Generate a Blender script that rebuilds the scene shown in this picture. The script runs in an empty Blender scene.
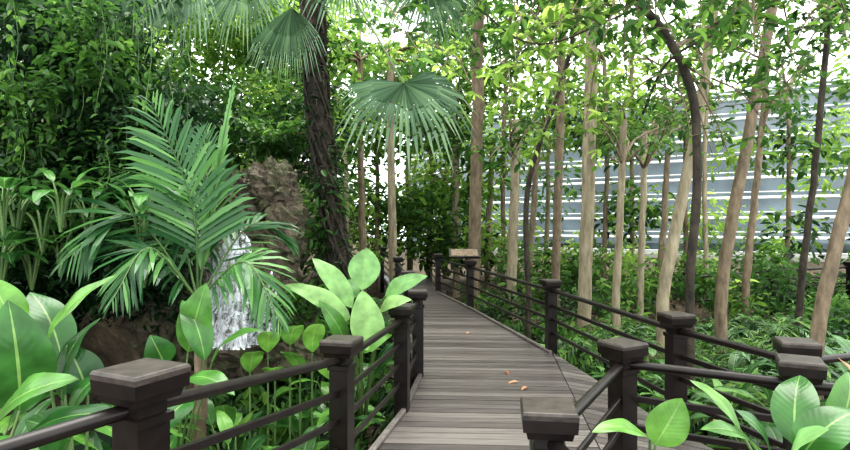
import bpy, math, random
import numpy as np
from mathutils import Vector
R=np.random.default_rng(7); random.seed(7)
F=567.0; CZ=1.7
def W(px,py,d): return np.array([(px-425)*d/F, d, CZ-(py-225)*d/F])
def nrm(v): 
    v=np.asarray(v,float); return v/(np.linalg.norm(v,axis=-1,keepdims=True)+1e-9)
UP=np.array([0,0,1.0])
# ---------------------------------------------------------------- materials
def newmat(name):
    m=bpy.data.materials.new(name); m.use_nodes=True
    nt=m.node_tree; nt.nodes.clear(); return m,nt
def nd(nt,t,**k):
    n=nt.nodes.new(t)
    for a,b in k.items(): setattr(n,a,b)
    return n
def ramp(nt,cols):
    r=nd(nt,'ShaderNodeValToRGB'); e=r.color_ramp.elements
    for i,(p,c) in enumerate(cols):
        if i<2: x=e[i]; x.position=p
        else: x=e.new(p)
        x.color=(*c,1)
    return r
def leafmat(name,cols,trans=.35,rough=.4,veins=False,spec=.4):
    m,nt=newmat(name); L=nt.links
    a=nd(nt,'ShaderNodeAttribute',attribute_name='rnd')
    r=ramp(nt,cols); L.new(a.outputs['Fac'],r.inputs[0]); col=r.outputs[0]
    p=nd(nt,'ShaderNodeBsdfPrincipled'); p.inputs['Roughness'].default_value=rough
    p.inputs['Specular IOR Level'].default_value=spec
    if veins:
        u=nd(nt,'ShaderNodeAttribute',attribute_name='luv')
        s=nd(nt,'ShaderNodeSeparateXYZ'); L.new(u.outputs['Vector'],s.inputs[0])
        ab=nd(nt,'ShaderNodeMath',operation='ABSOLUTE'); L.new(s.outputs[1],ab.inputs[0])
        m1=nd(nt,'ShaderNodeMath',operation='MULTIPLY'); L.new(ab.outputs[0],m1.inputs[0]); m1.inputs[1].default_value=.22
        sb=nd(nt,'ShaderNodeMath',operation='SUBTRACT'); L.new(s.outputs[0],sb.inputs[0]); L.new(m1.outputs[0],sb.inputs[1])
        m2=nd(nt,'ShaderNodeMath',operation='MULTIPLY'); L.new(sb.outputs[0],m2.inputs[0]); m2.inputs[1].default_value=80
        sn=nd(nt,'ShaderNodeMath',operation='SINE'); L.new(m2.outputs[0],sn.inputs[0])
        bp=nd(nt,'ShaderNodeBump'); bp.inputs['Strength'].default_value=.10; bp.inputs['Distance'].default_value=.002
        L.new(sn.outputs[0],bp.inputs['Height']); L.new(bp.outputs[0],p.inputs['Normal'])
        lt=nd(nt,'ShaderNodeMath',operation='LESS_THAN'); L.new(ab.outputs[0],lt.inputs[0]); lt.inputs[1].default_value=.045
        l2=nd(nt,'ShaderNodeMath',operation='MULTIPLY'); L.new(lt.outputs[0],l2.inputs[0]); l2.inputs[1].default_value=.55
        mx=nd(nt,'ShaderNodeMixRGB'); L.new(l2.outputs[0],mx.inputs[0]); L.new(col,mx.inputs[1]); mx.inputs[2].default_value=(.3,.45,.15,1)
        nz=nd(nt,'ShaderNodeTexNoise'); nz.inputs['Scale'].default_value=9; 
        hv=nd(nt,'ShaderNodeHueSaturation'); mr=nd(nt,'ShaderNodeMapRange'); mr.inputs[1].default_value=.3; mr.inputs[2].default_value=.7; mr.inputs[3].default_value=.65; mr.inputs[4].default_value=1.25
        tc=nd(nt,'ShaderNodeTexCoord'); L.new(tc.outputs['Object'],nz.inputs[0]); L.new(nz.outputs[0],mr.inputs[0]); L.new(mr.outputs[0],hv.inputs['Value']); L.new(mx.outputs[0],hv.inputs['Color'])
        col=hv.outputs[0]
    L.new(col,p.inputs['Base Color'])
    t=nd(nt,'ShaderNodeBsdfTranslucent')
    hs=nd(nt,'ShaderNodeHueSaturation'); hs.inputs['Value'].default_value=1.55; hs.inputs['Hue'].default_value=.488; hs.inputs['Saturation'].default_value=.97
    L.new(col,hs.inputs['Color']); L.new(hs.outputs[0],t.inputs[0])
    mix=nd(nt,'ShaderNodeMixShader'); mix.inputs[0].default_value=trans
    L.new(p.outputs[0],mix.inputs[1]); L.new(t.outputs[0],mix.inputs[2])
    o=nd(nt,'ShaderNodeOutputMaterial'); L.new(mix.outputs[0],o.inputs[0]); return m
def surfmat(name,cols,scale=(3,3,3),rough=.6,bump=.4,bdist=.02,detail=6,spec=.5,metal=0,attr=0):
    m,nt=newmat(name); L=nt.links
    tc=nd(nt,'ShaderNodeTexCoord'); mp=nd(nt,'ShaderNodeMapping'); mp.inputs['Scale'].default_value=scale
    L.new(tc.outputs['Object'],mp.inputs[0])
    n=nd(nt,'ShaderNodeTexNoise'); n.inputs['Scale'].default_value=1; n.inputs['Detail'].default_value=detail; n.inputs['Roughness'].default_value=.65
    L.new(mp.outputs[0],n.inputs[0])
    fac=n.outputs[0]
    if attr:
        a=nd(nt,'ShaderNodeAttribute',attribute_name='rnd')
        s=nd(nt,'ShaderNodeMath',operation='MULTIPLY_ADD'); L.new(a.outputs['Fac'],s.inputs[0]); s.inputs[1].default_value=attr
        s2=nd(nt,'ShaderNodeMath',operation='SUBTRACT'); L.new(fac,s2.inputs[0]); s2.inputs[1].default_value=attr/2
        L.new(s2.outputs[0],s.inputs[2]); f2=s.outputs[0]
    else: f2=fac
    r=ramp(nt,cols); L.new(f2,r.inputs[0])
    p=nd(nt,'ShaderNodeBsdfPrincipled'); p.inputs['Roughness'].default_value=rough; p.inputs['Specular IOR Level'].default_value=spec; p.inputs['Metallic'].default_value=metal
    L.new(r.outputs[0],p.inputs['Base Color'])
    b=nd(nt,'ShaderNodeBump'); b.inputs['Strength'].default_value=bump; b.inputs['Distance'].default_value=bdist
    L.new(fac,b.inputs['Height']); L.new(b.outputs[0],p.inputs['Normal'])
    o=nd(nt,'ShaderNodeOutputMaterial'); L.new(p.outputs[0],o.inputs[0]); return m
M={}
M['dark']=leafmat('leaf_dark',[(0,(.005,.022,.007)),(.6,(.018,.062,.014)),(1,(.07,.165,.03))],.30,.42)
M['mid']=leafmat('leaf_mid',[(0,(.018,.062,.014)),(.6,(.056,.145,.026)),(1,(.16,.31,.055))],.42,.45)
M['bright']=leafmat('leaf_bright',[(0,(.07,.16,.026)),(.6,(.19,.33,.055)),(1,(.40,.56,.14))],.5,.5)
M['broad']=leafmat('broad_leaf',[(0,(.014,.065,.018)),(.5,(.045,.15,.03)),(1,(.17,.37,.07))],.28,.28,True,.45)
M['broadlt']=leafmat('broad_leaf_light',[(0,(.11,.27,.085)),(.5,(.20,.39,.14)),(1,(.35,.54,.2))],.35,.35,True,.35)
M['palm']=leafmat('palm_leaf',[(0,(.013,.052,.02)),(.6,(.04,.125,.042)),(1,(.14,.30,.09))],.32,.3)
M['fan']=leafmat('fan_palm_leaf',[(0,(.08,.145,.085)),(.6,(.14,.235,.14)),(1,(.23,.34,.2))],.45,.4)
M['stem']=leafmat('stem',[(0,(.05,.10,.03)),(1,(.13,.20,.07))],.0,.5)
M['dry']=leafmat('dry_leaf',[(0,(.3,.14,.06)),(1,(.6,.38,.22))],.2,.6)
M['litter']=leafmat('leaf_litter',[(0,(.07,.045,.025)),(1,(.34,.24,.15))],.1,.8)
M['barkt']=surfmat('bark_tan',[(.3,(.15,.122,.082)),(.7,(.40,.34,.24))],(14,14,3),.85,.7,.02)
M['barkb']=surfmat('bark_brown',[(.3,(.085,.063,.044)),(.7,(.27,.205,.14))],(12,12,4),.85,.8,.03)
M['barkd']=surfmat('bark_dark',[(.3,(.012,.010,.008)),(.7,(.07,.055,.04))],(10,10,5),.9,1,.05)
M['wood']=surfmat('deck_wood',[(.25,(.048,.041,.040)),(.55,(.108,.094,.09)),(.8,(.19,.17,.16))],(1.5,26,6),.36,.3,.006,9,.5,0,.45)
M['rail']=surfmat('rail_paint',[(.3,(.006,.004,.004)),(.75,(.016,.011,.010))],(12,12,12),.33,.1,.004,4,.35)
M['cap']=surfmat('post_cap_paint',[(.3,(.018,.014,.012)),(.75,(.07,.057,.05))],(14,14,14),.42,.2,.004,6,.4)
M['soil']=surfmat('soil',[(.3,(.025,.018,.012)),(.55,(.085,.064,.042)),(.75,(.18,.14,.095))],(5,5,5),.95,1,.08,9)
M['rock']=surfmat('rock',[(.3,(.04,.032,.025)),(.48,(.15,.12,.09)),(.56,(.085,.095,.045)),(.75,(.42,.35,.28))],(3.5,3.5,5),.8,1,.12,10)
M['frame']=surfmat('white_frame',[(.3,(.85,.88,.9)),(.7,(.93,.94,.95))],(2,2,2),.5,.02)
M['mullion']=surfmat('grey_mullion',[(.3,(.07,.08,.085)),(.7,(.13,.14,.15))],(2,2,2),.5,.02)
M['concrete']=surfmat('concrete',[(.3,(.25,.25,.24)),(.7,(.4,.4,.38))],(1,1,1),.8,.1)
def glassmat():
    m,nt=newmat('curtain_glass'); L=nt.links
    tc=nd(nt,'ShaderNodeTexCoord'); n=nd(nt,'ShaderNodeTexNoise'); n.inputs['Scale'].default_value=.6; L.new(tc.outputs['Object'],n.inputs[0])
    r=ramp(nt,[(.38,(.010,.016,.018)),(.64,(.10,.135,.16))]); L.new(n.outputs[0],r.inputs[0])
    d=nd(nt,'ShaderNodeBsdfPrincipled'); L.new(r.outputs[0],d.inputs['Base Color']); d.inputs['Roughness'].default_value=.12; d.inputs['Specular IOR Level'].default_value=.6
    t=nd(nt,'ShaderNodeBsdfTransparent'); t.inputs[0].default_value=(.8,.9,.97,1)
    x=nd(nt,'ShaderNodeMixShader'); x.inputs[0].default_value=.07
    L.new(d.outputs[0],x.inputs[1]); L.new(t.outputs[0],x.inputs[2])
    o=nd(nt,'ShaderNodeOutputMaterial'); L.new(x.outputs[0],o.inputs[0]); return m
M['glass']=glassmat()
def watermat():
    m,nt=newmat('falling_water'); L=nt.links
    tc=nd(nt,'ShaderNodeTexCoord'); mp=nd(nt,'ShaderNodeMapping'); mp.inputs['Scale'].default_value=(22,22,1.3); L.new(tc.outputs['Object'],mp.inputs[0])
    n=nd(nt,'ShaderNodeTexNoise'); n.inputs['Detail'].default_value=5; n.inputs['Scale'].default_value=1; L.new(mp.outputs[0],n.inputs[0])
    r=ramp(nt,[(.38,(0,0,0)),(.66,(.9,.9,.9))]); L.new(n.outputs[0],r.inputs[0])
    p=nd(nt,'ShaderNodeBsdfPrincipled'); p.inputs['Base Color'].default_value=(.68,.71,.78,1); p.inputs['Roughness'].default_value=.4
    t=nd(nt,'ShaderNodeBsdfTransparent')
    x=nd(nt,'ShaderNodeMixShader'); L.new(r.outputs[0],x.inputs[0]); L.new(t.outputs[0],x.inputs[1]); L.new(p.outputs[0],x.inputs[2])
    o=nd(nt,'ShaderNodeOutputMaterial'); L.new(x.outputs[0],o.inputs[0]); return m
M['water']=watermat()
m,nt=newmat('pool_water'); p=nd(nt,'ShaderNodeBsdfPrincipled'); p.inputs['Base Color'].default_value=(.02,.035,.025,1); p.inputs['Roughness'].default_value=.08
o=nd(nt,'ShaderNodeOutputMaterial'); nt.links.new(p.outputs[0],o.inputs[0]); M['pool']=m
# ---------------------------------------------------------------- mesh builder
class B:
    def __init__(s): s.v=[];s.f=[];s.mt=[];s.rn=[];s.uv=[];s.n=0;s.mats=[];s.sm=[]
    def mi(s,k):
        if k not in s.mats: s.mats.append(k)
        return s.mats.index(k)
    def add(s,v,f,mat,rnd=None,uv=None,smooth=True):
        v=np.asarray(v,float).reshape(-1,3); f=np.asarray(f,int)
        s.v.append(v); s.f.append(f+s.n); s.mt.append(np.full(len(f),s.mi(mat))); s.sm.append(np.full(len(f),smooth))
        if rnd is None: rnd=R.random()
        s.rn.append(np.broadcast_to(np.asarray(rnd,float),(len(v),)))
        s.uv.append(np.zeros((len(v),3)) if uv is None else uv); s.n+=len(v)
    def obj(s,name,parent=None):
        me=bpy.data.meshes.new(name); v=np.concatenate(s.v)
        tot=np.concatenate([np.full(len(f),f.shape[1]) for f in s.f]); lv=np.concatenate([f.ravel() for f in s.f])
        me.vertices.add(len(v)); me.vertices.foreach_set('co',v.ravel().astype(np.float32))
        me.loops.add(len(lv)); me.loops.foreach_set('vertex_index',lv.astype(np.int32))
        me.polygons.add(len(tot)); me.polygons.foreach_set('loop_start',(np.cumsum(tot)-tot).astype(np.int32))
        me.polygons.foreach_set('material_index',np.concatenate(s.mt).astype(np.int32))
        me.polygons.foreach_set('use_smooth',np.concatenate(s.sm))
        for k in s.mats: me.materials.append(M[k])
        me.update(calc_edges=True)
        a=me.attributes.new('rnd','FLOAT','POINT'); a.data.foreach_set('value',np.concatenate(s.rn).astype(np.float32))
        a=me.attributes.new('luv','FLOAT_VECTOR','POINT'); a.data.foreach_set('vector',np.concatenate(s.uv).ravel().astype(np.float32))
        me.validate()
        o=bpy.data.objects.new(name,me); bpy.context.scene.collection.objects.link(o)
        if parent: o.parent=parent
        return o
def tube(b,pts,rad,mat,n=8,rough=0,rnd=None):
    pts=np.asarray(pts,float); k=len(pts); rad=np.broadcast_to(rad,(k,))
    t=nrm(np.gradient(pts,axis=0)); ref=np.array([.3,1,.1]) if abs(t[:,2]).mean()>.6 else UP
    x=nrm(np.cross(t,ref)); y=np.cross(t,x)
    a=np.arange(n)*2*math.pi/n
    rr=rad[:,None]*(1+rough*(R.random((k,n))-.5))
    v=pts[:,None]+rr[...,None]*(np.cos(a)[None,:,None]*x[:,None]+np.sin(a)[None,:,None]*y[:,None])
    i=np.arange(k-1)[:,None]*n; j=np.arange(n)[None]; j2=(j+1)%n
    f=np.stack([i+j,i+j2,i+n+j2,i+n+j],-1).reshape(-1,4)
    b.add(v.reshape(-1,3),f,mat,rnd)
def spline(P,n):
    P=np.asarray(P,float); t=np.linspace(0,len(P)-1,n); out=[]
    Q=np.vstack([2*P[0]-P[1],P,2*P[-1]-P[-2]])
    for s in t:
        i=min(int(s),len(P)-2); u=s-i; a,b_,c,d=Q[i],Q[i+1],Q[i+2],Q[i+3]
        out.append(.5*((2*b_)+(-a+c)*u+(2*a-5*b_+4*c-d)*u*u+(-a+3*b_-3*c+d)*u**3))
    return np.array(out)
LT=np.array([[0,0,0],[.3,.42,.10],[.68,.38,.06],[1,0,-.12],[.68,-.38,.06],[.3,-.42,.10]])
LF=np.array([[0,3,2,1],[0,5,4,3]])
def leaves(b,pos,dr,size,mat,w=.45,nn=None,rnd=None):
    pos=np.asarray(pos,float); N=len(pos)
    if N==0: return
    x=nrm(dr); n=nrm(UP+(R.random((N,3))-.5)*1.3) if nn is None else nn
    y=nrm(np.cross(n,x)); z=np.cross(x,y); s=np.broadcast_to(size,(N,))[:,None,None]
    v=pos[:,None]+s*(LT[None,:,0:1]*x[:,None]+LT[None,:,1:2]*w*2*y[:,None]*.6+LT[None,:,2:3]*z[:,None])
    f=(LF[None]+6*np.arange(N)[:,None,None]).reshape(-1,4)
    if rnd is None: rnd=R.random(N)
    b.add(v.reshape(-1,3),f,mat,np.repeat(rnd,6),smooth=False)
def rdir(N,lo=-60,hi=20):
    y=R.random(N)*2*math.pi; p=np.radians(lo+(hi-lo)*R.random(N))
    return np.stack([np.cos(y)*np.cos(p),np.sin(y)*np.cos(p),np.sin(p)],-1)
def blob(b,c,r,N,size,mat,w=.45,lo=-60,hi=20):
    d=nrm(R.normal(size=(N,3))); rad=(R.random(N)**.45)[:,None]
    pos=np.asarray(c)+d*rad*np.asarray(r)
    dr=nrm(rdir(N,lo,hi)+d*np.array([.7,.7,.2]))
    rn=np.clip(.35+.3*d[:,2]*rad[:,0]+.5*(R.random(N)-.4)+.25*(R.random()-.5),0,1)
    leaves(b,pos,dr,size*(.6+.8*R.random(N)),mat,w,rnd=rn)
def twig(b,p,d,L,s,mat,nl=8,w=.45,bark='barkb',r=.006):
    e=p+d*L; mid=(p+e)/2+np.array([0,0,.08*L]); P=spline([p,mid,e],4); tube(b,P,[r,r*.8,r*.6,r*.4],bark,3)
    u=np.linspace(.25,1,nl); pos=p+(e-p)*u[:,None]+np.array([0,0,1])*(.16*L*u*(1-u)*2)[:,None]
    dr=nrm(rdir(nl,-45,10)+d*.6); leaves(b,pos,dr,s*(.7+.6*R.random(nl)),mat,w)
def limb(b,a,t,r,s,mat,w=.4,start=.35,dens=.13,bark='barkb',nl=8,tw=.5):
    a=np.asarray(a);t=np.asarray(t); L=np.linalg.norm(t-a)
    m1=a+(t-a)*.35+np.array([0,0,.12*L])+R.normal(size=3)*.05*L; m2=a+(t-a)*.7+np.array([0,0,.1*L])+R.normal(size=3)*.05*L
    P=spline([a,m1,m2,t],10); tube(b,P,np.linspace(r,r*.25,10),bark,5)
    k=max(3,int(L*(1-start)/dens))
    for u in np.linspace(start,1,k):
        q=u*9; i=min(8,int(q)); p=P[i]+(P[i+1]-P[i])*(q-i)
        twig(b,p,rdir(1,-35,35)[0],tw*(.5+.7*R.random()),s,mat,nl,w,bark)
def crown(b,att,reg,n,s,mat,r=.03,**k):
    for _ in range(n):
        x0,x1,y0,y1,d0,d1=reg
        limb(b,att,W(R.uniform(x0,x1),R.uniform(y0,y1),R.uniform(d0,d1)),r,s,mat,**k)
def broad(b,base,tip,width,mat='broad',nrmv=None,bend=.15,fold=.25,rnd=None,wave=.03,sharp=.8):
    base=np.asarray(base,float);tip=np.asarray(tip,float); L=np.linalg.norm(tip-base); ax=(tip-base)/L
    n=UP if nrmv is None else np.asarray(nrmv,float)
    y=nrm(np.cross(n,ax)); z=nrm(np.cross(ax,y)); nu,nv=15,9
    u=np.linspace(0,1,nu); v=np.linspace(-1,1,nv)
    sp=base+ax*(u*L)[:,None]+z*(bend*L*4*u*(1-u))[:,None]
    wd=width*.5*np.sin(math.pi*np.clip(u,0,1)**sharp)**.75; wd[0]=.006; wd[-1]=.001
    ph=R.random()*6
    U,V=np.meshgrid(u,v,indexing='ij')
    off=np.abs(V)*wd[:,None]*fold-(V**2)*wd[:,None]*.18+wave*L*np.sin(U*14+ph+V)*np.abs(V)**2*.4
    P=sp[:,None]+y*(V*wd[:,None])[...,None]+z*off[...,None]
    i=np.arange(nu-1)[:,None]*nv; j=np.arange(nv-1)[None]
    f=np.stack([i+j,i+nv+j,i+nv+j+1,i+j+1],-1).reshape(-1,4)
    b.add(P.reshape(-1,3),f,mat,R.random() if rnd is None else rnd,np.stack([U,V,U*0],-1).reshape(-1,3))
def bleaf(b,root,base,tip,width,**k):
    root=np.asarray(root,float)
    mid=(root+np.asarray(base))/2+np.array([0,0,.08])
    tube(b,spline([root,mid,base],7),np.linspace(.014,.006,7),'stem',6)
    broad(b,base,tip,width,**k)
def broad_plant(b,root,n,h,L,wd,mat='broad',spread=.5,sharp=.8):
    root=np.asarray(root,float); a0=R.random()*6
    for i in range(n):
        a=a0+i*2.4; hh=h*(.45+.6*R.random()); o=np.array([math.cos(a),math.sin(a),0])
        l=L*(.7+.5*R.random()); base=root+o*spread*hh*.5*R.uniform(.4,1)+UP*hh*.7
        el=math.radians(R.uniform(-15,55)); tip=base+(o*math.cos(el)+UP*math.sin(el))*l
        bleaf(b,root+o*.03,base,tip,wd*l*R.uniform(.85,1.15),mat=mat,bend=R.uniform(.06,.2),sharp=sharp,nrmv=UP+o*-.3)
def frond(b,base,mid,tip,ll,mat='palm',n=34,w=.07,droop=.25,rr=.012,s0=.15,ang=55,rlo=0,rhi=1,nvec=None):
    P=spline([base,mid,tip],24); tube(b,P,np.linspace(rr,rr*.2,24),'stem',5)
    T=nrm(np.gradient(P,axis=0)); pos=[];dr=[];sz=[]
    for side in (-1,1):
        for u in np.linspace(s0,.99,n):
            q=u*23;i=min(22,int(q)); p=P[i]+(P[i+1]-P[i])*(q-i); t=T[i]
            up=UP if nvec is None else np.asarray(nvec,float)
            sv=nrm(np.cross(t,up))*side; a=math.radians(ang*(1-.55*u)+R.normal()*3)
            d=t*math.cos(a)+sv*math.sin(a)-UP*droop*R.uniform(.6,1.3)
            pos.append(p);dr.append(d);sz.append(ll*(math.sin(math.pi*min(1,.18+.80*u))**.6)*R.uniform(.88,1.1))
    pos=np.array(pos); dr=nrm(dr); N=len(pos)
    sz=np.array(sz)[:,None]; base_n=np.cross(dr,np.cross(UP,dr)) if nvec is None else np.tile(np.asarray(nvec,float),(N,1))
    nn=nrm(nrm(base_n)+.3*R.normal(size=(N,3))); y=nrm(np.cross(nn,dr))
    A=pos;Bm=pos+dr*sz*.45;C=pos+dr*sz*.8-UP*sz*.06;D=pos+dr*sz-UP*sz*.17
    hw=sz*w*.5
    V=np.stack([A-y*hw*.4,A+y*hw*.4,Bm-y*hw,Bm+y*hw,C-y*hw*.75,C+y*hw*.75,D],1)
    k=7*np.arange(N)[:,None,None]
    rn=np.repeat(rlo+(rhi-rlo)*R.random(N),7)
    V=V.reshape(-1,3)
    b.add(V,(np.array([[0,1,3,2],[2,3,5,4]])[None]+k).reshape(-1,4),mat,rn,smooth=False)
    b.add(V,(np.array([[4,5,6]])[None]+k).reshape(-1,3),mat,rn,smooth=False)
def fan(b,hub,axis,nv,r,mat='fan',segs=40,span=300,droop=.35,petiole=None):
    hub=np.asarray(hub,float); ax=nrm(axis); n=nrm(nv); n=nrm(n-ax*np.dot(n,ax)); y=np.cross(n,ax)
    V=[];Fq=[];Ft=[];rn=[];k=0
    for i in range(segs):
        a=math.radians(-span/2+span*(i+.5)/segs); da=math.radians(span/segs)*.52
        rr=r*(1-.12*abs(a)/2.6)*R.uniform(.86,1.1); c=R.random(); ex=R.uniform(.5,1.9)
        def pt(rad,an,lift=0,e=0):
            d=ax*math.cos(an)+y*math.sin(an); return hub+d*rad+n*lift-UP*droop*r*(rad/r)**2.4-UP*e
        for (r0,r1,w0,w1,e1) in ((.03*rr,.48*rr,1,1,0),(.48*rr,.76*rr,1,.55,.03*r*ex)):
            V+= [pt(r0,a-da*w0),pt(r0,a,.012),pt(r0,a+da*w0),pt(r1,a-da*w1,0,e1),pt(r1,a,.03*r+.01,e1),pt(r1,a+da*w1,0,e1)]
            Fq+=[[k,k+1,k+4,k+3],[k+1,k+2,k+5,k+4]]; k+=6; rn+=[c]*6
        V+=[pt(.76*rr,a-da*.55,0,.03*r*ex),pt(.76*rr,a+da*.55,0,.03*r*ex),pt(rr,a,0,.16*r*ex)]; Ft.append([k,k+1,k+2]); k+=3; rn+=[c]*3
    b.add(V,Fq,mat,np.array(rn),smooth=False); b.add(V,Ft,mat,np.array(rn),smooth=False)
    if petiole is not None: tube(b,spline([petiole,(np.asarray(petiole)+hub)/2+UP*.1,hub],8),.012,'stem',5)
def sqstack(b,c,prof,rot,mat,topmat=None):
    V=[]
    for z,h in prof:
        for sx,sy in ((-1,-1),(1,-1),(1,1),(-1,1)):
            x=sx*h;y=sy*h; V.append([c[0]+x*math.cos(rot)-y*math.sin(rot),c[1]+x*math.sin(rot)+y*math.cos(rot),z])
    f=[]
    for i in range(len(prof)-1):
        for j in range(4): f.append([i*4+j,i*4+(j+1)%4,i*4+4+(j+1)%4,i*4+4+j])
    k=(len(prof)-1)*4; f.append([k,k+1,k+2,k+3])
    b.add(V,f,mat,smooth=False)
def bar(b,a,c,w,h,mat,rnd=None):
    a=np.asarray(a,float);c=np.asarray(c,float);t=nrm(c-a); s=nrm(np.cross(t,UP)); u=np.cross(s,t)
    ch=min(w,h)*.25; sec=[(-w/2,-h/2+ch),(-w/2+ch,-h/2),(w/2-ch,-h/2),(w/2,-h/2+ch),(w/2,h/2-ch),(w/2-ch,h/2),(-w/2+ch,h/2),(-w/2,h/2-ch)]
    V=[p+s*x+u*y for p in (a,c) for x,y in sec]
    b.add(V,[[j,(j+1)%8,8+(j+1)%8,8+j] for j in range(8)],mat,rnd,smooth=False)
    b.add(V,[list(range(8)),list(range(15,7,-1))],mat,rnd,smooth=False)
# ---------------------------------------------------------------- ground
def sm(x,a,b): 
    t=np.clip((x-a)/(b-a),0,1); return t*t*(3-2*t)
def noise(x,y): return .5*np.sin(x*1.3+.7*y)*np.cos(y*.9-x*.4)+.3*np.sin(x*2.9-y*1.7)+.2*np.cos(3.7*y+x*2.1)
def gz(x,y):
    x=np.asarray(x,float);y=np.asarray(y,float)
    z=-.5+.08*noise(x,y)
    z=z+4.2*sm(-x,3.6+.18*np.clip(y-4,0,20)*.3,6.5)*sm(y,1.5,6)+.5*noise(x*.6,y*.6)*sm(-x,3.5,5)
    z=z+.7*sm(y,12,24)*sm(x,-1,5)+1.2*sm(y,18,30)*sm(-x,-1,3)
    return z
b=B(); gx=np.linspace(-22,32,170); gy=np.linspace(-4,46,160); X,Y=np.meshgrid(gx,gy,indexing='ij'); Z=gz(X,Y)+.04*(R.random(X.shape)-.5)
i=np.arange(169)[:,None]*160; j=np.arange(159)[None]
b.add(np.stack([X,Y,Z],-1).reshape(-1,3),np.stack([i+j,i+160+j,i+160+j+1,i+j+1],-1).reshape(-1,4),'soil')
b.obj('garden_ground')
# ---------------------------------------------------------------- deck
def clip(poly,n,c):
    out=[]
    for i in range(len(poly)):
        p=np.array(poly[i]);q=np.array(poly[(i+1)%len(poly)]); a=np.dot(p,n)-c; d=np.dot(q,n)-c
        if a>=0: out.append(p)
        if (a>=0)!=(d>=0): out.append(p+(q-p)*a/(a-d))
    return out
def planks(b,poly,ang,w=.125,gap=.010,th=.04):
    n=np.array([-math.sin(ang),math.cos(ang)]); pr=[np.dot(p,n) for p in poly]; c=min(pr)
    while c<max(pr):
        q=clip(poly,n,c); 
        if len(q)>2: q=clip(q,-n,-(c+w-gap))
        c+=w
        if len(q)<3: continue
        z=R.uniform(-.0015,.0015); k=len(q)
        V=[[p[0],p[1],z] for p in q]+[[p[0],p[1],z-th] for p in q]; rn=R.random()
        b.add(V,[list(range(k))],'wood',rn,smooth=False)
        b.add(V,[[(j+1)%k,j,k+j,k+(j+1)%k] for j in range(k)],'wood',rn,smooth=False)
Lp=[(-1.9,-1),(-1.65,1.2),(-1.05,2.0),(-.536,3.66),(-.21,5.2),(-.08,6.4),(-.25,9),(-.6,13),(-1.4,19)]
Rp=[(.9,-1),(.8,.9),(.5,2.3),(1.24,3.56),(1.69,7.6),(.93,11.7),(.33,14.4),(.1,19)]
b=B(); planks(b,Lp+Rp[::-1],math.radians(-3))
planks(b,[(1.25,3.56),(2.05,3.1),(2.36,3.6),(2.08,4.7),(1.70,7.6)],math.radians(-38))
planks(b,[(2.06,3.1),(3.7,2.3),(3.9,4.1),(2.37,3.6)],math.radians(80))
def edge(b,pts,z0=.035,h=.09,w=.05,mat='wood'):
    for p,q in zip(pts[:-1],pts[1:]): bar(b,(p[0],p[1],z0),(q[0],q[1],z0),w,h,mat)
edge(b,Lp,-.09,.14,.06); edge(b,Rp[3:],-.10,.14,.06); edge(b,[Rp[0],Rp[1],Rp[2],Rp[3],(2.05,3.1),(3.7,2.3)],-.10,.14,.06); edge(b,[(1.69,7.6),(2.08,4.7),(2.36,3.6),(3.9,4.1)],-.1,.14,.06)
edge(b,[(-.5,3.75),(-.18,5.2),(-.05,6.4)],.02,.04,.05)
edge(b,[(1.66,7.5),(.90,11.6),(.3,14.3)],.02,.04,.05)
for y in (1,3.2,6.5,10,15): 
    for x in (-.2,.5): tube(b,[[x,y,-.7],[x,y,-.03]],.06,'wood',8)
b.obj('boardwalk_deck')
# ---------------------------------------------------------------- railings
def post(b,x,y,top,rot,s=1.0):
    h=.062*s;c=.108*s;t=top
    sqstack(b,(x,y),[(-.55,h),(t-.20,h),(t-.195,h*1.16),(t-.165,h*1.16),(t-.16,h*.9),(t-.115,h*.9),(t-.112,c*.80),(t-.085,c*.86),(t-.08,c*.97),(t-.03,c)],rot,'rail')
    sqstack(b,(x,y),[(t-.0305,c*1.0),(t-.012,c*1.01),(t-.002,c*.96),(t,c*.93)],rot,'cap')
def run(b,posts,hs=(.83,.62,.44,.26)):
    n=len(posts)
    for i,(x,y,t,s) in enumerate(posts):
        p=posts[max(i-1,0)];q=posts[min(i+1,n-1)]; rot=math.atan2(q[1]-p[1],q[0]-p[0])
        post(b,x,y,t,rot,s)
    for i in range(n-1):
        a=posts[i];c=posts[i+1]
        for k,h in enumerate(hs):
            A=np.array([a[0],a[1],h+(a[2]-.97)]);C=np.array([c[0],c[1],h+(c[2]-.97)])
            if k==0: tube(b,[A,(A+C)/2,C],.027,'rail',12)
            else: bar(b,A,C,.022,.042,'rail')
PL=[(-1.75,1.1,1.12,1),(-1.0,2.0,1.2,1.05),(-.536,3.66,.97,1),(-.21,5.2,.97,1),(-.08,6.4,.97,1),(-.27,9,.97,1),(-.62,13,.97,1),(-1.4,18.5,.97,1)]
b=B(); run(b,PL); b.obj('boardwalk_railing')
b=B(); run(b,[(.85,.5,.97,1),(.5,2.3,.97,1),(1.24,3.56,.97,1),(2.05,3.1,.97,1),(3.7,2.3,.97,1)]); b.obj('boardwalk_railing')
b=B(); run(b,[(.1,18.5,.97,1),(.33,14.4,.97,1),(.93,11.7,.97,1),(1.69,7.6,.97,1),(2.08,4.7,.97,1),(2.36,3.6,.97,1),(3.9,4.1,.97,1)]); b.obj('boardwalk_railing')
b=B(); run(b,[(6.2,13.3,.6,1),(8.3,13.5,.75,1),(10.5,14,.8,1),(13,15,.8,1)]); 
b.obj('boardwalk_railing')
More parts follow.
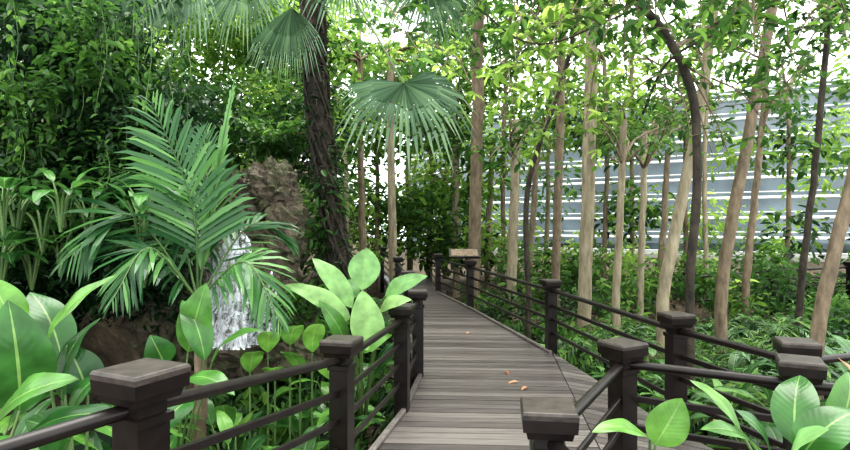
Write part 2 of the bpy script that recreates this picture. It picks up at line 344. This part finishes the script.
# sign
b=B(); bx=np.array([.80,11.5,1.02])
def plate(b,c,w,d,th,tilt,mat):
    V=[]
    for zz in (-th/2,th/2):
        for sx,sy in ((-1,-1),(1,-1),(1,1),(-1,1)):
            x=sx*w/2;y=sy*d/2; V.append([c[0]+x,c[1]+y*math.cos(tilt)-zz*math.sin(tilt),c[2]+y*math.sin(tilt)+zz*math.cos(tilt)])
    b.add(V,[[3,2,1,0],[4,5,6,7],[0,1,5,4],[1,2,6,5],[2,3,7,6],[3,0,4,7]],mat,smooth=False)
plate(b,bx+[0,0,.10],.62,.42,.04,.35,'rail'); plate(b,bx+[0,-.010,.123],.54,.34,.006,.35,'barkb')
bar(b,bx+[-.2,.0,-1.0],bx+[-.2,0,.07],.05,.05,'rail'); bar(b,bx+[.2,0,-1.0],bx+[.2,0,.07],.05,.05,'rail')
b.obj('interpretive_sign')
# ---------------------------------------------------------------- glass wall
b=B(); A=np.array([-1.0,33,0]);C=np.array([24,19,0]); ln=np.linalg.norm(C-A); t=(C-A)/ln; nin=np.array([t[1],-t[0],0])
H=7.6
b.add([A-UP,C-UP,C+UP*H,A+UP*H],[[0,1,2,3]],'glass',smooth=False)
z=.3;k=0
while z<H+.2:
    bar(b,A+nin*.22+UP*z,C+nin*.22+UP*z,.10,.12,'frame'); bar(b,A+nin*.22+UP*(z+.24),C+nin*.22+UP*(z+.24),.06,.045,'frame'); z+=.86; k+=1
for k in range(int(ln/1.8)+1):
    p=A+t*k*1.8+nin*.08; bar(b,p-UP*.5,p+UP*H,.12,.12,'mullion')
    if k%2==0: bar(b,p+nin*.32-UP*.5,p+nin*.32+UP*H,.09,.10,'frame')
bar(b,A-UP*.1+nin*.2,C-UP*.1+nin*.2,.5,1.2,'concrete')
b.obj('wall_glass_curtain')
# ---------------------------------------------------------------- rocks & waterfall
def rock(b,c,r,seed):
    rr=np.random.default_rng(seed); nu,nv=44,28
    th=np.linspace(0,2*math.pi,nu,endpoint=False); ph=np.linspace(.02,math.pi-.02,nv); T,Pp=np.meshgrid(th,ph,indexing='ij')
    d=np.stack([np.cos(T)*np.sin(Pp),np.sin(T)*np.sin(Pp),np.cos(Pp)],-1)
    s=np.ones(T.shape)
    for k in range(14):
        q=nrm(rr.normal(size=3)); fq=rr.uniform(1.5,11); s+=.24/fq**.55*np.abs(np.sin(fq*(d@q)*2+rr.random()*6))-.05
    s=s+.008*rr.normal(size=s.shape)
    P=np.asarray(c)+d*s[...,None]*np.asarray(r)
    i=np.arange(nu)[:,None];i2=(i+1)%nu; j=np.arange(nv-1)[None]
    f=np.stack([i*nv+j,i*nv+j+1,i2*nv+j+1,i2*nv+j],-1).reshape(-1,4)
    b.add(P.reshape(-1,3),f,'rock',smooth=False)
b=B()
rock(b,W(272,195,7.5),(.34,.35,.40),1); rock(b,W(286,232,7.4),(.28,.3,.38),2); rock(b,W(248,222,7.6),(.36,.35,.52),3)
rock(b,W(215,290,7.4),(.5,.45,.7),4); rock(b,W(255,345,6.9),(.55,.4,.36),5); rock(b,W(290,320,7.2),(.33,.3,.36),6); rock(b,W(175,300,7.0),(.45,.45,.7),7)
rock(b,W(300,350,6.5),(.3,.25,.22),10); rock(b,W(264,285,7.3),(.33,.35,.45),11)
b.obj('rock_outcrop')
b=B()
def fall(px0,px1,py0,py1,d0,d1,seed):
    n=26;mm=14; V=[]
    rr=np.random.default_rng(seed)
    for i in range(n):
        u=i/(n-1)
        for j in range(mm):
            v=j/(mm-1); px=px0+(px1-px0)*v+ (6*math.sin(u*3)); py=py0+(py1-py0)*u+14*math.sin(v*5+seed)*(1-u); d=d0+(d1-d0)*(u**1.3)+.03*rr.normal()-.12*math.sin(v*math.pi)
            V.append(W(px,py,d))
    f=[[i*mm+j,i*mm+j+1,i*mm+mm+j+1,i*mm+mm+j] for i in range(n-1) for j in range(mm-1)]
    b.add(V,f,'water')
fall(202,250,244,348,6.5,5.9,1); fall(212,244,252,350,6.35,5.7,2); fall(238,272,278,345,6.4,6.0,5)
b.obj('waterfall')
b=B(); a=np.linspace(0,2*math.pi,28,endpoint=False); b.add(np.stack([-2.1+1.2*np.cos(a)*(1+.1*np.sin(3*a)),5.2+1.0*np.sin(a),a*0-.36],-1),[list(range(28))],'pool',smooth=False); b.obj('pond')
# ---------------------------------------------------------------- trees
def trunk(name,pix,d,w0,w1,bark,extra=None,n=22,rough=.12,dd=0):
    b=B(); P=[W(x,y,d+dd*k) for k,(x,y) in enumerate(pix)]
    x,y,_=P[-1]; g=float(gz(x,y)); 
    if P[-1][2]>g: P.append(np.array([x+.0,y,g-.2]))
    if pix[0][1]<12: P.insert(0,P[0]+(P[0]-P[1])/np.linalg.norm(P[0]-P[1])*3)
    S=spline(P,n); r=np.linspace(w0,w1,n)*d/F/2; r[-1]*=1.35
    S[1:-1,:2]+=R.normal(size=(n-2,2))*.006*d/10
    tube(b,S,r,bark,12,rough)
    if extra: extra(b,S)
    return b.obj(name)
def gen(name,pix,d,w0,w1,bark,regs=(),s=.14,mat='mid',**k):
    def ex(b,S):
        for reg,n in regs:
            crown(b,S[0] if reg[2]<60 else S[4],reg,n,s,mat,r=.022*d/8,**k)
    return trunk(name,pix,d,w0*.93,w1*.93,bark,ex)
def vines(b,S):
    for k in range(9):
        ph=R.random()*6; sp=R.uniform(.5,1.4); P=[p+.15*np.array([math.cos(ph+sp*i*.6),math.sin(ph+sp*i*.6),0]) for i,p in enumerate(S)]
        tube(b,spline(P,40),R.uniform(.012,.03),'barkd',5)
    for p in S:
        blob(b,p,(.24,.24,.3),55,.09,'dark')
    for i in range(700):
        p=S[R.integers(0,len(S))]+R.normal(size=3)*np.array([.10,.10,.2]); q=nrm(R.normal(size=3)*np.array([1,1,.2])); tube(b,[p,p+q*.12-UP*.03,p+q*.16-UP*.12],[.012,.008,.003],'barkd',3)
trunk('fan_palm_tree_trunk',[(312,0),(316,80),(326,170),(338,262),(345,300)],7.2,18,20,'barkd',vines,rough=.5)
ck=dict(dens=.21,nl=8)
gen('tropical_tree',[(478,10),(477,120),(474,268)],13.5,12,14,'barkb',[((430,560,-10,80,9,13),13)],.19,'mid',**ck)
gen('tropical_tree',[(592,5),(590,130),(585,282)],10,12,15,'barkt',[((540,680,-20,50,7,12),8)],.17,'mid',**ck)
gen('tropical_tree',[(563,5),(560,120),(556,268)],13,8,9,'barkb',[((500,640,20,130,11,15),9)],.2,'mid',**ck)
gen('tropical_tree',[(455,90),(456,180),(456,252)],17,7,8,'barkt',[((420,500,60,150,15,19),8)],.2,'bright',**ck)
gen('tropical_tree',[(516,120),(515,190),(512,268)],13,9,12,'barkt',[((480,560,90,160,11,14),7)],.16,'mid',**ck)
gen('tropical_tree',[(391,60),(391,150),(393,262)],14,8,9,'barkt',[((350,450,30,120,12,16),9)],.2,'bright',**ck)
gen('tropical_tree',[(360,60),(361,150),(363,262)],13,6,8,'barkb',[((330,400,20,110,11,15),8)],.2,'mid',**ck)
gen('tropical_tree',[(408,150),(408,200),(410,262)],21,6,7,'barkt')
gen('tropical_tree',[(624,120),(621,200),(616,300)],9.5,7,9,'barkt',[((590,680,110,170,8.5,11),6)],.12,'mid',**ck)
gen('tropical_tree',[(645,130),(643,200),(640,290)],12,6,8,'barkt',[((600,700,90,150,10,14),7)],.16,'mid',**ck)
gen('tropical_tree',[(714,5),(700,110),(682,200),(664,292)],8.5,9,14,'barkt',[((640,780,-20,80,7,11),10)],.15,'mid',**ck)
gen('tropical_tree',[(773,5),(757,90),(740,180),(722,282)],9,10,13,'barkb',[((720,850,-10,60,8,11),10)],.15,'mid',**ck)
gen('tropical_tree',[(768,60),(757,180),(746,280)],12,6,9,'barkb',[((720,820,60,130,10,13),5)],.15,'mid',**ck)
gen('tropical_tree',[(828,20),(818,140),(800,300)],10,6,8,'barkd',[((780,880,-20,50,8,11),6)],.14,'dark',**ck)
gen('tropical_tree',[(880,60),(850,190),(830,270),(816,345)],6,12,16,'barkb',[((790,900,-20,30,5,7),6)],.12,'mid',**ck)
gen('tropical_tree',[(538,150),(534,200),(530,262)],15,5,8,'barkb')
gen('tropical_tree',[(493,140),(490,200),(488,262)],18,6,7,'barkt')
gen('tropical_tree',[(668,150),(664,220),(660,280)],14,6,8,'barkb')
for (px,top,d,bk) in ((430,110,20,'barkt'),(445,150,22,'barkb'),(503,60,17,'barkb'),(546,90,19,'barkt'),(604,60,16,'barkb'),(632,60,17,'barkt'),(686,100,16,'barkb'),(706,60,15,'barkt'),(788,90,15,'barkb'),(345,120,16,'barkt'),(376,110,18,'barkb')):
    gen('tropical_tree',[(px+R.uniform(-2,5),top),(px+R.uniform(-2,3),(top+262)/2),(px,262)],d,4,6,bk,[((px-50,px+50,top-40,top+40,d-1,d+1.5),4)],.2,'mid',**ck)
def ex(b,S):
    crown(b,S[3],(560,690,-20,60,4.5,6.5),8,.12,'mid',r=.02,dens=.18,nl=7)
    crown(b,S[9],(690,760,70,170,5.5,7),4,.11,'mid',r=.015,dens=.2,nl=6)
    limb(b,S[8],W(745,20,6.2),.03,.12,'bright',dens=.2)
trunk('tropical_tree',[(640,0),(668,38),(690,85),(697,140),(696,210),(690,292)],6,8,9,'barkd',ex,n=26)
def ex2(b,S):
    crown(b,S[4],(500,620,0,110,6.8,8.5),9,.15,'bright',r=.016,dens=.18,nl=7)
    crown(b,S[12],(480,560,110,190,7.5,9),5,.14,'mid',r=.014,dens=.2,nl=6)
trunk('tropical_tree',[(580,0),(568,60),(552,110),(536,155),(526,205),(528,285)],9,4,6,'barkd',ex2,n=26)
b=B()
for reg,n,mat,s in (((420,560,-40,60,4.5,6),10,'mid',.15),((600,700,-40,40,5,6.5),10,'mid',.15),((700,850,-40,60,4.5,6.5),12,'mid',.13),((480,600,60,150,6,8),8,'bright',.15),((640,850,60,150,6,9),11,'mid',.14),((560,860,-40,10,3.6,4.6),11,'mid',.12)):
    for _ in range(n):
        t=W(R.uniform(reg[0],reg[1]),R.uniform(reg[2],reg[3]),R.uniform(reg[4],reg[5])); a=t+np.array([R.normal()*.6,R.normal()*.4+.5,1.0]); limb(b,a,t,.014,s,mat,dens=.16,nl=8,start=.1)
b.obj('overhanging_branches')
b=B(); P=spline([W(420,-60,7),W(520,40,7),W(610,20,6.6),W(700,-30,6)],30); tube(b,P,.012,'barkd',5)
P=spline([W(640,120,8),W(670,60,7.6),W(740,20,7.4),W(800,-40,7)],30); tube(b,P,.02,'barkd',5)
b.obj('liana_vine')
# ---------------------------------------------------------------- foliage masses
b=B()
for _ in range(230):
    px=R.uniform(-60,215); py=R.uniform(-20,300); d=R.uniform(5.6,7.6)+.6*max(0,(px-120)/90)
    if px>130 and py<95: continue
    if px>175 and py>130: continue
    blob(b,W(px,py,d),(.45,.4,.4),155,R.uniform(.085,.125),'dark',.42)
for _ in range(36):
    blob(b,W(R.uniform(-40,140),R.uniform(-20,250),R.uniform(5.1,5.6)),(.35,.25,.22),45,R.uniform(.07,.12),'mid',.42)
for _ in range(50):
    p=W(R.uniform(0,200),R.uniform(-20,160),R.uniform(5.1,6.5)); L=R.uniform(.4,1.2); tube(b,spline([p,p+np.array([.05,0,-L/2]),p+np.array([-.03,.02,-L])],6),.004,'stem',3); u=R.random(30)[:,None]; leaves(b,p-UP*L*u+R.normal(size=(30,3))*.03,rdir(30,-70,-20),.085,'mid' if R.random()<.5 else 'dark')
b.obj('climbing_vine_hedge')
b=B()
for _ in range(16):
    px=R.uniform(-10,150);py=R.uniform(185,290);q=W(px,py,R.uniform(4.4,5.2))
    for i in range(9):
        a=R.random()*6.28; l=R.uniform(.2,.34); e=R.uniform(-.5,.6); o=np.array([math.cos(a)*math.cos(e),math.sin(a)*math.cos(e),math.sin(e)])
        bleaf(b,q-UP*.35,q+o*.12,q+o*(.12+l),l*.38,mat='broad',rnd=R.uniform(0,.6))
b.obj('bank_foliage_plant')
b=B()
for _ in range(75):
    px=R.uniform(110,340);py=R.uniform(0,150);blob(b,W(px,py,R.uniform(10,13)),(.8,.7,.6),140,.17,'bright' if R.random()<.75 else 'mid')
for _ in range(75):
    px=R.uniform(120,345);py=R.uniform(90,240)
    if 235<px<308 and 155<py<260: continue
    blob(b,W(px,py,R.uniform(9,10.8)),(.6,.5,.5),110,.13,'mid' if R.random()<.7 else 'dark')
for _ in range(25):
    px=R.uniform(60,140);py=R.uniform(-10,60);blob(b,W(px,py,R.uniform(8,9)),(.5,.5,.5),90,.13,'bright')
for _ in range(20):
    px=R.choice([R.uniform(170,228),R.uniform(312,335)]);py=R.uniform(170,310);blob(b,W(px,py,R.uniform(7.0,8.0)),(.24,.25,.26),60,.11,'mid' if R.random()<.5 else 'dark')
for _ in range(14):
    px=R.uniform(180,320);py=R.uniform(125,150);blob(b,W(px,py,R.uniform(7.6,8.4)),(.35,.3,.16),70,.12,'mid')
for _ in range(14):
    px=R.uniform(250,345);py=R.uniform(300,350);q=W(px,py,R.uniform(6,7)); blob(b,q,(.25,.2,.16),45,.12,'mid',.4,0,60)
b.obj('shrub_bank')
b=B()
for _ in range(360):
    px=R.uniform(250,880);py=R.uniform(0,250)
    if px>660 and R.random()<.76: continue
    if 480<px<=680 and py>140 and R.random()<.68: continue
    if 520<px<680 and py<110 and R.random()<.62: continue
    d=R.uniform(16,22) if px<560 else R.uniform(14.5,18); q=R.random(); mt='bright' if q<.5 else ('mid' if q<.92 else 'dark')
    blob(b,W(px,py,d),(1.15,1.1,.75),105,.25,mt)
for _ in range(12):
    blob(b,W(R.uniform(350,480),R.uniform(190,245),R.uniform(19,23)),(1.3,1,.7),110,.24,'mid')
b.obj('background_tree_canopy')
b=B()
for _ in range(190):
    px=R.uniform(260,900);d=R.uniform(9.5,18); x=(px-425)*d/F
    if -1.6<x<max(np.interp(d,[7,11.7,14.4,19],[2.3,1.6,1.1,.8]),.8): continue
    if 590<px<720 and d<15 and R.random()<.85: continue
    g=float(gz(x,d)); h=R.uniform(.12,.5)
    blob(b,(x,d,g+h),(.5,.5,h),90,.15,'mid' if R.random()<.6 else 'dark',.4,-40,50)
for _ in range(60):
    px=R.uniform(480,900);d=R.uniform(12,20); x=(px-425)*d/F; g=float(gz(x,d)); 
    if x<1.6: continue
    h=R.uniform(.6,1.2); blob(b,(x,d,g+h),(.5,.5,h*.7),65,.2,'mid' if R.random()<.8 else 'bright',.4)
b.obj('understory_shrubs')
b=B()
for _ in range(400):
    d=R.uniform(3.6,11); side=R.random()<.6
    if side:
        xr=np.interp(d,[3.6,4.1,4.7,7.6,11.7],[4.2,4.1,2.3,1.95,1.3]); x=xr+R.uniform(.1,6)
    else:
        xl=np.interp(d,[3.6,5.2,6.4,9,13],[-.6,-.3,-.2,-.4,-.8]); x=xl-R.uniform(.2,2.2)
    g=float(gz(x,d)); 
    if side and x>xr+1.0 and R.random()<.6: continue
    blob(b,(x,d,g+.16),(.28,.28,.22),42,.13,'mid' if R.random()<.6 else 'dark',.4,0,70)
b.obj('groundcover_plants')
b=B()
N=7000; x=R.uniform(1.9,14,N);y=R.uniform(4.8,20,N); leaves(b,np.stack([x,y,gz(x,y)+.04],-1),rdir(N,-10,10),.10,'litter')
b.obj('leaf_litter')
# ---------------------------------------------------------------- ferns
b=B()
def fern(root,n,L,mat='mid'):
    a0=R.random()*6
    for i in range(n):
        a=a0+i*6.28/n+R.normal()*.2; o=np.array([math.cos(a),math.sin(a),0]); l=L*R.uniform(.75,1.1)
        frond(b,root,root+o*l*.45+UP*l*.5,root+o*l+UP*l*.2,l*.22,mat,16,.18,.1,.005,.12,65)
for _ in range(34):
    px=R.uniform(560,900);d=R.uniform(5.5,10); x=(px-425)*d/F
    if x<2.6: continue
    fern(np.array([x,d,float(gz(x,d))+.1]),9,R.uniform(.5,.95),'mid' if R.random()<.6 else 'palm')
for px,py,d in ((395,262,9.5),(380,250,10),(300,262,9)):
    p=W(px,py,d); fern(np.array([p[0]-.25,p[1],float(gz(p[0],p[1]))+.35]),10,1.0,'palm')
for p in ((2.9,6.2),(2.6,8),(3.6,5.2),(4.5,5.0),(3.2,9.5)): fern(np.array([p[0],p[1],float(gz(*p))+.1]),10,.95,'mid')
b.obj('fern_clump')
b=B(); hub=W(198,300,4.7); tube(b,spline([[hub[0]-.02,hub[1],-.5],[hub[0]+.02,hub[1],.3],hub],8),np.linspace(.07,.04,8),'barkb',10,.2)
def fr(mid,tip,ll,nvec=(0,-1,.3),**k): frond(b,hub,W(*mid),W(*tip),ll,'palm',**{**dict(n=26,w=.10,nvec=nvec),**k})
fr((192,205,4.6),(152,102,4.4),.56,nvec=(.3,-1,.5),droop=.10,ang=60,w=.085,rhi=1,rlo=.3,s0=.25)
fr((208,215,4.9),(204,128,5.1),.5,nvec=(-.2,-1,.5),droop=.10,ang=50,w=.08,rlo=.2,s0=.25)
fr((212,200,4.8),(234,82,4.8),.24,droop=-.1,ang=16,w=.2,rlo=.9,rhi=1.0)
fr((130,215,4.5),(62,262,4.1),.5,droop=.35,nvec=(0,-.5,1))
fr((250,225,5.0),(292,238,5.3),.42,droop=.3,nvec=(0,-.5,1),rlo=.3)
fr((245,262,4.5),(282,325,4.2),.42,droop=.35,nvec=(0,-.5,1),rlo=.5)
fr((150,248,4.3),(112,300,3.9),.42,droop=.4,nvec=(0,-.5,1))
fr((165,190,5.2),(105,165,5.6),.5,droop=.3,nvec=(0,-.6,1),rlo=.1)
b.obj('feather_palm')
b=B(); top=W(314,-70,7.2)
def fn(px,py,d,ax,nv,rpx,**k): fan(b,W(px,py,d),ax,nv,rpx*d/F,petiole=top+np.array([0,0,-.2]),**k)
fn(404,84,5.6,(.25,-.45,-.5),(.1,-.75,.6),78,droop=.25,span=250)
fn(292,8,6.2,(-.1,-.2,-1),(-.2,-.9,.3),62,droop=.15,span=110)
fn(195,-18,6.4,(-.7,-.2,-.5),(-.2,-.8,.6),74,droop=.25,span=190)
fn(140,-25,6.2,(-.2,-.3,-.9),(-.2,-.8,.6),60,droop=.2,span=180)
fn(428,-18,6,(.2,-.2,-.9),(.2,-.9,.5),58,droop=.2,span=200)
fn(345,-24,6.6,(.3,-.3,-.6),(0,-.8,.6),54,droop=.2,span=200)
fn(245,-20,7.0,(-.3,-.3,-.8),(0,-.8,.6),60,droop=.2,span=180)
b.obj('fan_palm_fronds')
# ---------------------------------------------------------------- broad leaf plants
b=B()
r0=np.array([-2.1,2.4,-.45]); r1=np.array([-1.75,2.9,-.45])
def L_(root,bx,tx,wd,mat='broad',nv=(.2,-.8,.6),**k): bleaf(b,root,W(*bx),W(*tx),wd,mat=mat,nrmv=nv,**k)
L_(r0,(20,410,2.7),(8,300,2.6),.30,rnd=.35,nv=(.5,-.6,.6))
L_(r0,(-10,450,2.5),(78,378,2.3),.24,rnd=.65,nv=(-.3,-.5,.8))
L_(r1,(62,400,2.9),(100,318,3.1),.22,rnd=.15,nv=(-.5,-.5,.6))
L_(r1,(45,345,3.0),(116,275,3.0),.15,rnd=.75,bend=.1,nv=(-.2,-.6,.9))
L_(r0,(-20,380,2.8),(38,330,2.7),.28,rnd=.5,nv=(.1,-.4,.9))
L_(r0,(20,330,3.1),(-10,278,3.1),.20,rnd=.8)
L_(r1,(62,360,3.2),(30,292,3.3),.24,rnd=.2,nv=(.6,-.5,.6))
L_(r0,(70,440,2.6),(25,420,2.4),.22,rnd=.4)
L_(r0,(10,450,2.3),(130,418,2.3),.18,rnd=.1,nv=(0,-.2,1))
L_(r1,(88,395,3.0),(66,345,3.0),.22,rnd=.1,nv=(.5,-.6,.4))
L_(r1,(70,415,2.8),(108,372,2.9),.18,rnd=.3,nv=(-.4,-.5,.8))
r2=np.array([-1.75,3.9,-.45])
L_(r2,(188,352,4.0),(206,283,4.0),.24,rnd=.65,bend=.05)
L_(r2,(205,360,3.9),(182,300,4.1),.20,rnd=.5,nv=(.5,-.6,.5))
L_(r2,(212,362,3.8),(262,330,3.7),.17,rnd=.6,nv=(0,-.3,1))
L_(r2,(165,365,3.8),(150,335,3.7),.2,rnd=.3)
L_(r2,(185,380,3.6),(235,395,3.4),.17,rnd=.6,nv=(0,-.3,1))
L_(r2,(190,400,3.4),(160,435,3.2),.2,rnd=.3,nv=(0,-.3,1))
for x,y,n,h,l in ((-1.9,3.2,9,1.0,.48),(-1.3,3.9,10,1.05,.40),(-1.15,3.1,10,.95,.38),(-.95,4.2,9,.9,.34),(-1.6,4.6,9,.8,.42),(-.95,3.4,9,.75,.34),(-2.6,3.4,9,1.1,.5),(-2.4,4.4,8,.9,.45),(-1.4,2.6,10,.9,.38),(-1.1,5.0,8,.75,.34),(-2.9,2.7,9,1.1,.5),(-3.3,4.2,9,1.1,.5),(-1.7,3.6,9,1.1,.4),(-1.2,2.75,9,1.0,.34)):
    broad_plant(b,(x,y,-.47),n,h,l,.38,'broad',.6)
b.obj('broadleaf_plant')
b=B()
r3=np.array([-.62,5.6,-.45])
L_(r3,(362,290,5.2),(367,248,5.3),.30,'broadlt',(0,-1,.2),rnd=.5,sharp=1,bend=.03)
L_(r3,(352,308,5.1),(312,258,5.2),.20,'broadlt',rnd=.6)
L_(r3,(350,318,5.0),(284,285,4.9),.18,'broadlt',rnd=.7)
L_(r3,(372,352,4.8),(362,290,4.9),.29,'broadlt',(0,-1,.3),rnd=.7,bend=.04)
L_(r3,(385,296,5.2),(428,276,5.1),.17,'broadlt',rnd=.4)
L_(r3,(380,310,5.2),(412,300,5.0),.15,'broadlt',rnd=.8)
L_(r3,(345,345,5.0),(318,300,4.8),.17,'broad',rnd=.6)
L_(r3,(352,300,5.4),(345,280,5.7),.22,'broadlt',rnd=.2)
L_(r3,(360,350,4.9),(392,335,4.8),.16,'broad',rnd=.8)
b.obj('broadleaf_plant')
b=B()
for x,y in ((-.75,5.0),(-.95,5.9),(-.7,6.8),(-1.3,6.3)): broad_plant(b,(x,y,-.47),9,.8,.40,.36,'broad',.6)
for px,py in ((268,352),(290,345),(312,352),(300,372),(275,378),(330,380),(250,372)):
    q=W(px,py,4.6); bleaf(b,[q[0],q[1],-.45],q,q+np.array([R.uniform(-.2,.2),-.25,.1+R.uniform(0,.2)]),.18,rnd=R.uniform(.7,1))
b.obj('broadleaf_plant')
b=B()
r4=np.array([1.9,2.3,-.45]); r5=np.array([1.0,2.55,-.45])
L_(r5,(655,445,2.7),(682,398,2.7),.2,rnd=.85,bend=.04)
L_(r5,(650,440,2.6),(592,432,2.5),.12,rnd=.8,nv=(0,-.3,1))
L_(r4,(740,430,2.5),(690,380,2.6),.09,rnd=.8,bend=.12,nv=(0,-.3,1))
L_(r4,(795,445,2.2),(800,375,2.4),.17,rnd=.4,nv=(-.6,-.6,.5))
L_(r4,(760,455,2.3),(700,430,2.2),.13,rnd=.6,nv=(0,-.3,1))
L_(r4,(830,440,2.2),(848,372,2.3),.16,rnd=.6)
L_(r4,(770,460,2.1),(735,410,2.1),.13,rnd=.2,nv=(.4,-.4,.8))
L_(r4,(800,460,2.0),(860,410,2.0),.18,rnd=.4,nv=(0,-.3,1))
L_(r4,(790,462,2.0),(830,430,1.9),.15,'broadlt',rnd=.4,nv=(0,-.3,1))
for x,y,n,h,l in ((1.5,2.3,7,.5,.33),(2.1,2.2,8,.6,.36),(2.5,2.0,8,.7,.4),(1.2,2.0,6,.35,.3),(1.9,1.7,8,.5,.36)):
    broad_plant(b,(x,y,-.47),n,h,l,.34,'broad',.6)
broad(b,W(842,425,2.1),W(838,358,2.15),.07,'dry',(.6,-.8,0),bend=.25,fold=1.2,rnd=.8)
b.obj('broadleaf_plant')
b=B()
for x,y,n,h,l in ((2.7,4.6,10,.95,.4),(3.2,4.8,10,1.0,.42),(2.55,5.6,9,.8,.38),(3.9,4.7,9,.95,.42),(2.3,6.8,8,.65,.36),(3.1,5.8,9,.9,.4),(4.4,5.6,9,.95,.45),(2.1,8.6,8,.6,.36),(2.9,7.2,8,.7,.38),(5.2,6.5,9,.9,.4),(4.0,7.4,8,.7,.4)):
    broad_plant(b,(x,y,float(gz(x,y))),n,h,l,.32,'broad' ,.7)
b.obj('understory_broadleaf_plant')
b=B()
for px,py in ((528,388),(505,372),(519,383),(470,333),(600,430),(712,424)):
    d=CZ*F/(py-225); p=W(px,py,d); p[2]=.012; leaves(b,[p],rdir(1,0,3),.13,'dry',.35,nn=np.array([[0,0,1.]]))
b.obj('fallen_leaves')
# ---------------------------------------------------------------- light, world, camera
w=bpy.data.worlds.new('sky'); bpy.context.scene.world=w; w.use_nodes=True; nt=w.node_tree; nt.nodes.clear()
tc=nd(nt,'ShaderNodeTexCoord'); sp=nd(nt,'ShaderNodeSeparateXYZ'); nt.links.new(tc.outputs['Generated'],sp.inputs[0])
r=ramp(nt,[(0,(.78,.86,.88)),(.5,(.99,1,.97))]); nt.links.new(sp.outputs[2],r.inputs[0])
bg=nd(nt,'ShaderNodeBackground'); bg.inputs[1].default_value=2.4; nt.links.new(r.outputs[0],bg.inputs[0])
o=nd(nt,'ShaderNodeOutputWorld'); nt.links.new(bg.outputs[0],o.inputs[0])
l=bpy.data.lights.new('sun','SUN'); l.energy=3.0; l.angle=math.radians(40); l.color=(1,.98,.9)
lo=bpy.data.objects.new('sun',l); bpy.context.scene.collection.objects.link(lo); lo.rotation_euler=Vector((-.15,-.3,-1)).to_track_quat('-Z','Y').to_euler()
c=bpy.data.cameras.new('camera'); c.sensor_width=36; c.lens=F*36/850; c.clip_end=200
co=bpy.data.objects.new('camera',c); bpy.context.scene.collection.objects.link(co); co.location=(0,0,CZ); co.rotation_euler=(math.radians(90),0,0)
bpy.context.scene.camera=co
vs=bpy.context.scene.view_settings
vs.view_transform='Standard'
try: vs.look='Medium High Contrast'
except Exception as e: print(e)
vs.exposure=.48
